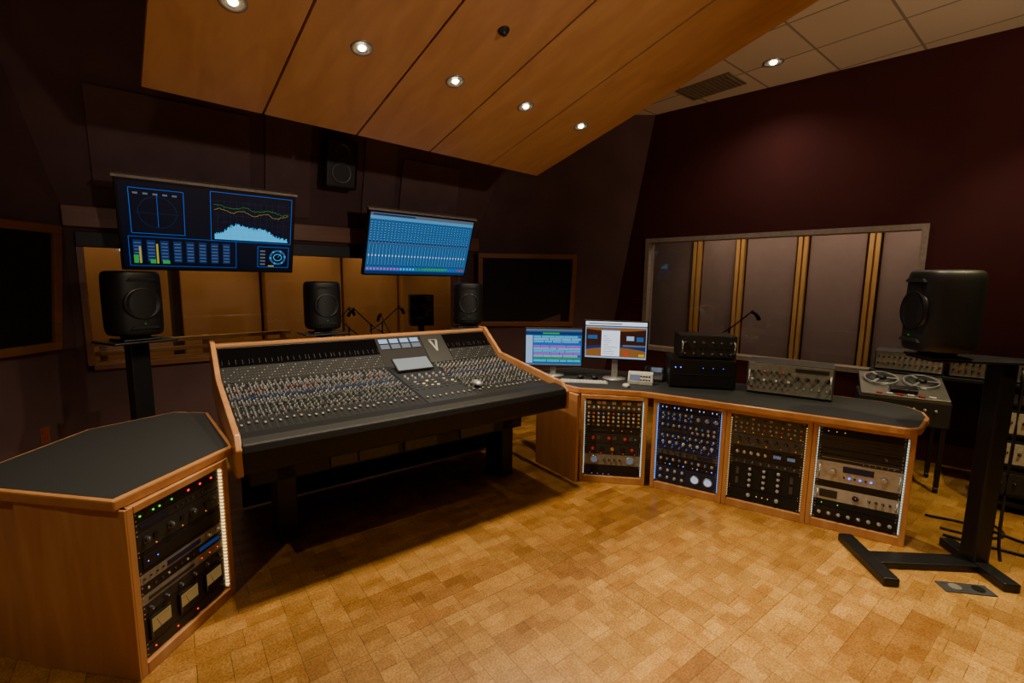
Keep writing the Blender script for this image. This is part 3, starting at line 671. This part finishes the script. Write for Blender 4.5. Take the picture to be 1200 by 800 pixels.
for q,(x,y,mk) in enumerate(K[100:]):
    m.x=Matrix.Translation(surf(x,y))@Matrix.Rotation(s1,4,'X'); m.lathe([(.005,.003),(.005,.009),(.0038,.016)],n=6,mi=order.index(mk),sm=False)
    d=.012 if q%2 else -.012
    m.box(d-.002,d+.002,-.002,.002,.003,.006,5 if q%3 else 1)
ob("knob_bank",m.mesh("kb",order),con,kind="stuff")
fm=MB().box(-.0015,.0015,-.045,.045,0,.0005,1).box(-.0055,.0055,-.011,.011,.003,.010,0).box(-.0055,.0055,-.001,.001,.010,.0105,2).mesh("f",['silver','blacksat','white'])
fm2=MB().box(-.0015,.0015,-.045,.045,0,.0005,1).box(-.0055,.0055,.013,.034,.003,.010,0).box(-.0055,.0055,.023,.025,.010,.0105,2).mesh("f",['silver','blacksat','red'])
for i,x in enumerate(chs):
    a=surf(x,.225); ob("fader",random.choice([fm,fm2]),con,(a[0],a[1],a[2]+.0035),(s1,0,0))
for j in range(4):
    for i in range(8):
        a=surf(1.14+i*.047,.38+j*.045); c3=(i*j)%5; ob("button",cached(('cb',c3),lambda:MB().box(-.009,.009,-.006,.006,0,.005).mesh("b",[['grey','grey','beige','white','ledwarms'][c3]])),con,(a[0],a[1],a[2]+.004),(s1,0,0))
for i in range(8):
    a=surf(1.14+i*.047,.225); ob("fader",fm,con,(a[0],a[1],a[2]+.0045),(s1,0,0))
for i in range(6):
    for j in range(2):
        a=surf(1.16+i*.058,.58+j*.05); ob("master_knob",cknob(.010,'kn'),con,(a[0],a[1],a[2]+.004),(s1,0,0))
m=MB(); m.x=Matrix.Translation((1.14,.71,.916))@Matrix.Rotation(rad(30),4,'X'); m.box(0,.30,0,.15,0,.012,0).box(.008,.292,.008,.142,.012,.0128,1)
ob("centre_screen",m.mesh("cs",['black','scr_panel']),con,bevel=.002)
s2=math.atan2(ZTp-ZB,YTp-YB); BL=math.hypot(ZTp-ZB,YTp-YB)
def BM(x): return Matrix.Translation((x,YB,ZB))@Matrix.Rotation(s2,4,'X')
def module(x0,x1,mode):
    m=MB(); m.x=BM(x0); w=x1-x0-.0008; m.box(0,w,.006,BL-.004,0,.004,0)
    if mode==0:
        n=int(w/.0187)
        for i in range(n):
            xx=.012+i*(w-.02)/max(1,n-1)
            for q in range(5):
                yy=.025+q*.024
                m.box(xx-.0028,xx+.0028,yy-.0026,yy+.0026,.004,.007,2 if (i*3+q*5)%4==0 else 1)
        m.box(.0,w,.145,BL-.02,.004,.008,3); m.box(.0,w,BL-.018,BL-.014,.004,.009,1)
        for i in range(0,n,2):
            xx=.012+i*(w-.02)/max(1,n-1); m.box(xx-.001,xx+.001,.16,.20,.008,.0084,1)
    return ob("meter_module",m.mesh("mm",['blacksat','grey','kn','glassblk']),con)
xs=[.04+i*.1783 for i in range(7)]
for a,b in zip(xs[:-1],xs[1:]): module(a,b,0)
module(1.112,1.50,1)
for i in range(4): module(1.72+i*.11,1.72+(i+1)*.11,0)
for i in range(4):
    for j in range(2):
        m=MB(); m.x=BM(1.13+i*.09); m.box(0,.08,.185+j*.06,.238+j*.06,.004,.009,0).box(.004,.076,.189+j*.06,.234+j*.06,.009,.0095,1)
        ob("meter_display",m.mesh("md",['dgrey','scr_soft' if j else 'scr_grey']),con)
m=MB(); m.x=BM(1.504); m.box(0,.21,.006,BL-.004,0,.005,0)
m.prism([(.065,.25),(.083,.25),(.105,.17),(.127,.25),(.145,.25),(.110,.13),(.100,.13)],.005,.0065,1); m.prism([(.065,.262),(.145,.262),(.142,.257),(.068,.257)],.005,.0065,1)
ob("emblem_plate",m.mesh("v",['black','silver']),con,label="black plate with silver V emblem")
ob("cross_beam",MB().box(.1,W-.1,.42,.50,.40,.60).mesh("cb",['dgrey']),con,bevel=.006)
for k,(a,b) in enumerate([(.55,.72),(.73,1.0),(1.05,1.3),(1.5,1.8)]): ob("beam_cover",MB().box(a,b,.40,.42,.42,.59).mesh("bc",['grey']),con,bevel=.003)
for x in (.24,1.90): ob("leg",MB().box(x,x+.11,.42,.66,0,.61).mesh("leg",['dgrey']),con,bevel=.006)
ob("shade_panel",MB().box(.12,W-.04,1.02,1.05,.02,.85).mesh("mp",['blacksat']),con,label="matte black sheet added to darken the space under the console")  # black sheet added to deepen the shade behind the legs
M2=CMx@Matrix.Translation(surf(1.58,.30))@Matrix.Translation((0,0,.018))@Matrix.Rotation(s1,4,'X')
e=ob("computer_mouse",None,mat=M2,label="silver-grey computer mouse resting on the console",cat="computer mouse")
ob("shell",MB().lathe([(.03,0),(.032,.01),(.026,.022),(.012,.03),(.001,.031)],n=20).mesh("m",['silver']),e).scale=(1,1.6,1)
ob("scroll_wheel",MB().box(-.004,.004,.015,.03,.022,.031).mesh("w",['black']),e)

# ---------------------------------------------------------------- items on right desk
ZT=.7668
def monitor(loc,ang,w,h,zb,label,draw):
    e=empty("computer_monitor",(loc[0],loc[1],ZT),ang,label=label,cat="monitor")
    ob("base",MB().lathe([(.1,0),(.1,.008),(.03,.014)],n=24).mesh("b",['silver']),e)
    ob("neck",MB().box(-.025,.025,.0,.02,.01,zb-ZT+.1).mesh("n",['silver']),e)
    z0=zb-ZT
    ob("housing",MB().box(-w/2,w/2,-.03,0,z0,z0+h).mesh("h",['black']),e,bevel=.005)
    m=MB()
    def R(x0,x1,y0,y1,mi,l=0):
        yy=-.0305-l*.0004; W_,H_=w-.024,h-.024
        m.quad([(-W_/2+x0*W_,yy,z0+.012+y0*H_),(-W_/2+x1*W_,yy,z0+.012+y0*H_),(-W_/2+x1*W_,yy,z0+.012+y1*H_),(-W_/2+x0*W_,yy,z0+.012+y1*H_)],mi)
    draw(R); ob("screen",m.mesh("s",['scr_blue','scr_cyan','scr_dim','scr_green','scr_yel','scr_red','scr_mag','scr_white','scr_grey','scr_or','scr_soft','scr_mix','scr_brown']),e)
def dm1(R):
    R(0,1,0,1,11); R(0,1,.95,1,8,1); R(0,1,.84,.92,2,1); R(.3,.6,.86,.9,3,2); R(0,.12,.06,.82,10,1)
    for i in range(11):
        y=.76-i*.066; c=[1,10,1,0,6,10,1,6,10,3,1][i]
        a=.14
        while a<.93:
            b=min(.98,a+random.uniform(.1,.3)); R(a,b,y,y+.052,c,2); R(a+.005,b-.005,y+.02,y+.028,2,3); a=b+random.uniform(.008,.02)
    R(0,1,0,.04,8,3)
def dm2(R):
    R(0,1,0,1,10); R(0,1,.90,1,7,1); R(.05,.6,.93,.96,8,2); R(0,1,.86,.90,8,1)
    R(.01,.99,.04,.84,12,1)
    # curved floor and ceiling of the pictured studio, built from thin slices
    for i in range(24):
        x0=.01+i*.98/24; x1=x0+.98/24; u=(i/23-.5)*2
        R(x0,x1,.04,.30-.08*u*u,9,2); R(x0,x1,.74+.05*u*u,.84,9,2); R(x0,x1,.30-.08*u*u,.37-.06*u*u,2,2)
    R(.04,.20,.52,.62,11,3); R(.68,.80,.50,.62,10,3); R(.84,.95,.48,.60,11,3); R(.62,.98,.33,.38,8,3); R(.64,.70,.08,.2,5,3); R(.88,.97,.07,.14,4,3)
    R(.27,.57,.06,.80,7,4); R(.27,.57,.76,.80,8,5)
    for i in range(9): R(.30,.33+.2*random.random(),.12+i*.06,.132+i*.06,8,5)
monitor((2.87,2.96),rad(-42),.52,.35,.85,"black computer monitor showing a pale blue audio session",dm1)
monitor((3.20,2.53),rad(-54),.54,.34,.94,"black computer monitor showing a document over a studio photo",dm2)
def place(name,x,y,ang,z=ZT,**k): return empty(name,(x,y,z),ang,**k)
e=place("computer_keyboard",2.86,2.58,rad(-48),label="silver computer keyboard with white keys",cat="keyboard")
ob("tray",MB().box(-.2,.2,-.06,.06,0,.01).mesh("t",['silver']),e,bevel=.003)
m=MB()
for j in range(5):
    for i in range(14): m.box(-.19+i*.0272,-.167+i*.0272,-.052+j*.021,-.034+j*.021,.01,.014)
ob("keys",m.mesh("k",['white']),e)
e=place("computer_mouse",3.03,2.27,rad(-50),label="white computer mouse on the worktop",cat="computer mouse")
ob("shell",MB().lathe([(.028,0),(.03,.01),(.024,.02),(.001,.028)],n=18).mesh("m",['white']),e).scale=(1,1.6,1)
ob("scroll_wheel",MB().box(-.003,.003,.015,.028,.02,.028).mesh("w",['black']),e)
e=place("meter_box",3.22,2.27,rad(-58),label="small pale desktop controller with buttons and display",cat="audio equipment")
ob("case",MB().prism([(-.06,0),(-.06,.03),(-.03,.09),(.03,.1),(.03,0)],-.10,.10,0,'x').mesh("c",['white']),e,bevel=.005)
m=MB(); m.x=Matrix.Translation((-.085,-.058,.034))@Matrix.Rotation(rad(63),4,'X'); m.box(0,.08,.005,.05,0,.004,0)
ob("display",m.mesh("d",['scr_grey']),e)
for i in range(4):
    for j in range(2):
        ob("button",MB().box(0,.014,-.058+j*.012,-.048+j*.012,.038+j*.026,.048+j*.026).mesh("b",['black']),e,(.0+i*.022,0,0))
e=place("desk_telephone",3.42,2.28,rad(-60),label="small grey desk telephone with sloping front",cat="telephone")
ob("case",MB().prism([(-.06,0),(-.06,.025),(.05,.11),(.07,.11),(.07,0)],-.08,.08,0,'x').mesh("c",['dgrey']),e,bevel=.008)
ob("handset",MB().tube([(-.05,-.045,.055),(-.05,0,.085),(-.05,.04,.115)],.014).mesh("h",['black']),e)
ob("display",MB().prism([(0.0,.078),(.03,.108),(.03,.1),(.005,.07)],-.02,.065,0,'x').mesh("d",['scr_grey']),e)
e=place("headphones",3.01,2.67,rad(-50),label="black headphones lying on the worktop",cat="headphones"); e.scale=(.8,.8,.8)
ob("headband",MB().tube([(.075*math.cos(t*math.pi/12),.085*math.sin(t*math.pi/12),.02) for t in range(13)],.006).mesh("h",['black']),e)
for x in (-.075,.075): ob("ear_cup",MB().lathe([(.032,0),(.036,.012),(.03,.035)],(x,0,0),n=18).mesh("e",['black']),e)
def deskbox(p,ang,w,H,d,plate,spec,label,z=ZT,name="desktop_audio_unit",topm='blackm'):
    mw=Matrix.Translation((p[0],p[1],z))@Matrix.Rotation(ang,4,'Z')
    e=ob(name,None,mat=mw,label=label,cat="audio equipment")
    ob("case",MB().box(0,w,.0,d,.008,H).box(.03,.06,.03,.06,0,.008).box(w-.06,w-.03,.03,.06,0,.008).box(.03,.06,d-.06,d-.03,0,.008).box(w-.06,w-.03,d-.06,d-.03,0,.008).mesh("c",[topm]),e,bevel=.006)
    ob("faceplate",MB().box(.01,w-.01,-.005,.002,.016,H-.008).mesh("f",[plate]),e,bevel=.001)
    for s in spec:
        if s[0]=='K':
            _,xa,xb,n,zz,r,mk=s
            for i in range(n): ob("knob",knob_mesh(r,pick(mk,i)),e,((xa+(xb-xa)*i/max(1,n-1))*w,-.005,zz*H),(0,rad(random.uniform(-120,120)),0))
        elif s[0]=='B':
            _,xa,xb,n,zz,bw,bh,mk=s
            for i in range(n): ob("button",btn_mesh(bw,bh,pick(mk,i)),e,((xa+(xb-xa)*i/max(1,n-1))*w,-.005,zz*H))
        elif s[0]=='D':
            _,xa,xb,za,zb,mk=s; ob("display",MB().box(xa*w,xb*w,-.008,-.005,za*H,zb*H).mesh("d",[mk]),e)
        elif s[0]=='H':
            for x in (.02,w-.02): ob("handle",MB().tube([(x,-.005,H*.25),(x,-.035,H*.3),(x,-.035,H*.7),(x,-.005,H*.75)],.006).mesh("h",['silver']),e)
    return e
ang=math.atan2(1.62-2.05,3.66-3.30)
deskbox((3.30,2.05),ang,.50,.235,.34,'black',[('B',.08,.16,2,.72,.008,.008,'ledblue'),('B',.5,.8,3,.72,.004,.004,'ledblue'),('D',.06,.94,.48,.5,'dgrey')],"black computer tower unit with blue indicator lights")
deskbox((3.37,2.02),ang,.43,.19,.30,'dgrey',[('K',.1,.9,6,.7,.010,'grey'),('B',.08,.92,10,.45,.02,.008,'blackm'),('K',.1,.9,6,.22,.010,'grey'),('H',)],"black road-worn rack box with grey knobs",z=ZT+.236)
ang3=math.atan2(1.04-1.56,3.83-3.66)
deskbox((3.655,1.60),ang3,.56,.245,.28,'bsilver',[('K',.07,.5,7,.72,.010,('black','black','red')),('K',.07,.5,7,.45,.010,('white','black')),('B',.07,.5,7,.22,.006,.012,'red'),('K',.6,.93,4,.6,.014,'black'),('B',.6,.93,5,.3,.008,.008,'white'),('D',.57,.94,.8,.9,'dgrey'),('H',)],"silver-fronted vintage processor with knobs and switches",topm='grey')

# ---------------------------------------------------------------- tape machine & side table gear
TM=Matrix.Translation((4.56,1.08,0))@Matrix.Rotation(rad(-72),4,'Z')
e=ob("tape_machine",None,mat=TM,label="reel-to-reel tape recorder in a metal trolley",cat="tape recorder")
for x in (.02,.53):
    for y in (.03,.38):
        ob("leg",MB().box(x-.015,x+.015,y-.015,y+.015,.05,.66).mesh("l",['blackm']),e)
        ob("caster",MB().cyl((x-.012,y,.025),.025,.024,'x',14).mesh("c",['rubber']),e)
ob("chassis",MB().box(-.01,.56,0,.40,.52,.72).mesh("c",['dgrey']),e,bevel=.01)
for k in range(7): ob("knob",knob_mesh(.011,'silver'),e,(.08+k*.065,0,.65))
TX=Matrix.Translation((0,0,.725))@Matrix.Rotation(rad(16),4,'X')
m=MB(); m.x=TX; m.box(0,.55,0,.42,-.03,.015); ob("deck_plate",m.mesh("d",['deck']),e,bevel=.005)
for i,x in enumerate((.145,.405)):
    m=MB(); m.x=TX@Matrix.Translation((x,.28,.016))
    m.lathe([(.120,0),(.120,.004),(.04,.005)],n=32,mi=0); m.lathe([(.035,.005),(.035,.03),(.015,.04)],n=20,mi=1); m.lathe([(.10,.0055),(.10,.016),(.045,.016)],n=28,mi=2)
    m.lathe([(.120,.018),(.120,.021),(.108,.021),(.108,.018)],n=32,mi=0,cap=False)
    for q in range(3):
        a=q*2.094; m.prism([(.03*math.cos(a-.25),.03*math.sin(a-.25)),(.11*math.cos(a-.1),.11*math.sin(a-.1)),(.11*math.cos(a+.1),.11*math.sin(a+.1)),(.03*math.cos(a+.25),.03*math.sin(a+.25))],.018,.021,0)
    ob("reel",m.mesh("r",['silver','black','dgrey']),e)
m=MB(); m.x=TX; m.box(.19,.36,.05,.13,.015,.05); ob("head_block",m.mesh("h",['blackm']),e,bevel=.004)
for i in range(6):
    m=MB(); m.x=TX; m.box(.1+i*.065,.14+i*.065,.012,.035,.015,.024); ob("button",m.mesh("b",['white' if i%2 else 'red']),e)
ST=RWM@Matrix.Translation((3.0,-.40,0))
e=ob("side_table",None,mat=ST,label="dark side table along the maroon wall holding gear",cat="table")
ob("table_top",MB().box(0,2.9,0,.36,.83,.86).mesh("t",['dgrey']),e,bevel=.004)
for x in (.05,1.4,2.8):
    for y in (.03,.33): ob("leg",MB().box(x-.02,x+.02,y-.02,y+.02,0,.83).mesh("l",['blackm']),e)
for i,(x,w_,h,pl,lab) in enumerate([(.03,.46,.17,'lsilver',"silver rack mixer with dark knobs and switches"),(.52,.48,.17,'bsilver',"silver rack equalizer with rows of knobs"),(1.03,.5,.15,'grey',"grey mixer unit with knobs"),(1.56,.5,.17,'lsilver',"silver patch unit with knobs"),(2.1,.6,.15,'bsilver',"silver mixer unit with knobs")]):
    p=ST@Vector((x,.04,0))
    deskbox((p.x,p.y),math.atan2(-.9864,.1644),w_,h,.30,pl,[('K',.06,.94,12,.72,.009,'black'),('K',.06,.94,12,.38,.009,('black','red','black')),('D',.02,.98,.92,.97,'silver'),('D',.02,.98,.08,.12,'silver')],lab,z=.861,topm='grey')
MM=Matrix.Translation((4.70,.33,0))@Matrix.Rotation(rad(-78),4,'Z')
e=ob("equipment_rack",None,mat=MM,label="black equipment trolley with silver-fronted units",cat="equipment rack")
m=MB()
for x in (0,.5):
    for y in (0,.37): m.box(x,x+.03,y,y+.03,.0,.80)
m.box(0,.53,0,.40,.05,.08).box(0,.53,0,.40,.78,.8)
ob("frame",m.mesh("f",['blackm']),e,bevel=.003)
for i,z in enumerate((.12,.34,.56)):
    ob("module",MB().box(.03,.5,.005,.38,z,z+.19).box(.05,.48,0,.006,z+.02,z+.17,1).mesh("m",['blackm','lsilver' if i>0 else 'dgrey']),e,bevel=.003)
    for k in range(6): ob("knob",knob_mesh(.011,'black'),e,(.09+k*.065,0,z+.1))

# ---------------------------------------------------------------- floor clutter
for pts,r in (([(3.95,.42,.01),(3.99,.2,.01),(4.05,-.05,.01),(4.3,-.1,.01),(4.6,.1,.01)],.009),([(4.05,.45,.01),(4.1,.22,.01),(4.3,.15,.01),(4.45,.3,.01),(4.6,.25,.01)],.007),([(4.2,.55,.01),(4.3,.3,.01),(4.2,.0,.01),(4.5,-.15,.01),(4.75,-.1,.01)],.008)):
    ob("floor_cable",MB().tube(pts,r,smooth=2).mesh("c",['rubber']),label="black cable lying on the cork floor",cat="cable",group="floor cables")
e=empty("floor_outlet_box",(3.33,.24,0),rad(-48),label="flush metal floor outlet plate in the cork floor",cat="outlet")
ob("plate",MB().box(-.12,.12,-.045,.045,0,.006).mesh("p",['grey']),e,bevel=.002); ob("lid",MB().cyl((.06,0,.006),.028,.004,'z',20).mesh("l",['black']),e); ob("lid",MB().cyl((-.05,0,.006),.028,.004,'z',20).mesh("l",['bsilver']),e)
e=empty("wall_outlet",(-.625,4.73,.37),math.atan2(1.58,1.28),label="red electrical outlet with wood-toned cover plate low on wall",cat="outlet")
ob("cover_plate",MB().box(-.04,.04,-.008,0,0,.12).mesh("p",['trimwood']),e,bevel=.002)
for z in (.02,.07): ob("socket",MB().box(-.018,.018,-.012,-.008,z,z+.034).mesh("s",['tilew']),e)

# ---------------------------------------------------------------- mic stand in booth, live-room stuff
def micstand(name,x,y,z,ang,label,h=1.1,group=None):
    e=empty(name,(x,y,z),ang,label=label,cat="microphone stand",group=group)
    ob("base",cached('msb',lambda:MB().lathe([(.12,0),(.12,.015),(.02,.03)],n=20).mesh("b",['blackm'])),e)
    ob("pole",cached(('msp',h),lambda:MB().cyl((0,0,.02),.011,h,'z',10).mesh("p",['blackm'])),e)
    ob("boom",cached(('msbo',h),lambda:MB().tube([(-.25,0,h-.15),(0,0,h),(.30,0,h+.25)],.009).mesh("b",['blackm'])),e)
    ob("microphone",cached(('mic',h),lambda:MB().tube([(.30,0,h+.25),(.36,0,h+.22),(.40,0,h+.15)],.024,10).mesh("m",['blackm'])),e)
p=RWM@Vector((1.45,.75,0)); micstand("microphone_stand",p.x,p.y,0,rad(-100),"black boom microphone stand inside the booth",1.02)
for (x,y,a,h) in [(2.0,6.4,20,.95),(2.35,6.7,120,.9),(2.6,6.5,200,.95),(2.2,6.9,60,.9),(2.9,6.8,300,.95),(2.75,6.2,90,.85)]: micstand("microphone_stand",x,y,0,rad(a),"black boom microphone stand in the live room",h,"live room microphone stands")
e=empty("guitar_amplifier",(3.2,6.1,0),rad(-20),label="dark guitar amplifier on a stand in the live room",cat="amplifier")
ob("cabinet",MB().box(-.17,.17,-.12,.12,.95,1.4).mesh("a",['dgrey']),e,bevel=.01); ob("leg",MB().box(-.04,.04,-.04,.04,0,.95).mesh("l",['blackm']),e); ob("grille",MB().box(-.14,.14,-.125,-.12,.98,1.3).mesh("g",['blacksat']),e)
e=empty("slatted_bench",(-.4,6.2,0),rad(6),label="long low slatted wooden railing in the live room",cat="bench")
for z in (.50,.60,.70,.80,.90): ob("slat",MB().box(0,1.9,0,.06,z,z+.045).mesh("s",['postwood']),e,bevel=.004)
for x in (.05,.95,1.8): ob("leg",MB().box(x,x+.06,.06,.12,0,.945).mesh("l",['livewood']),e)
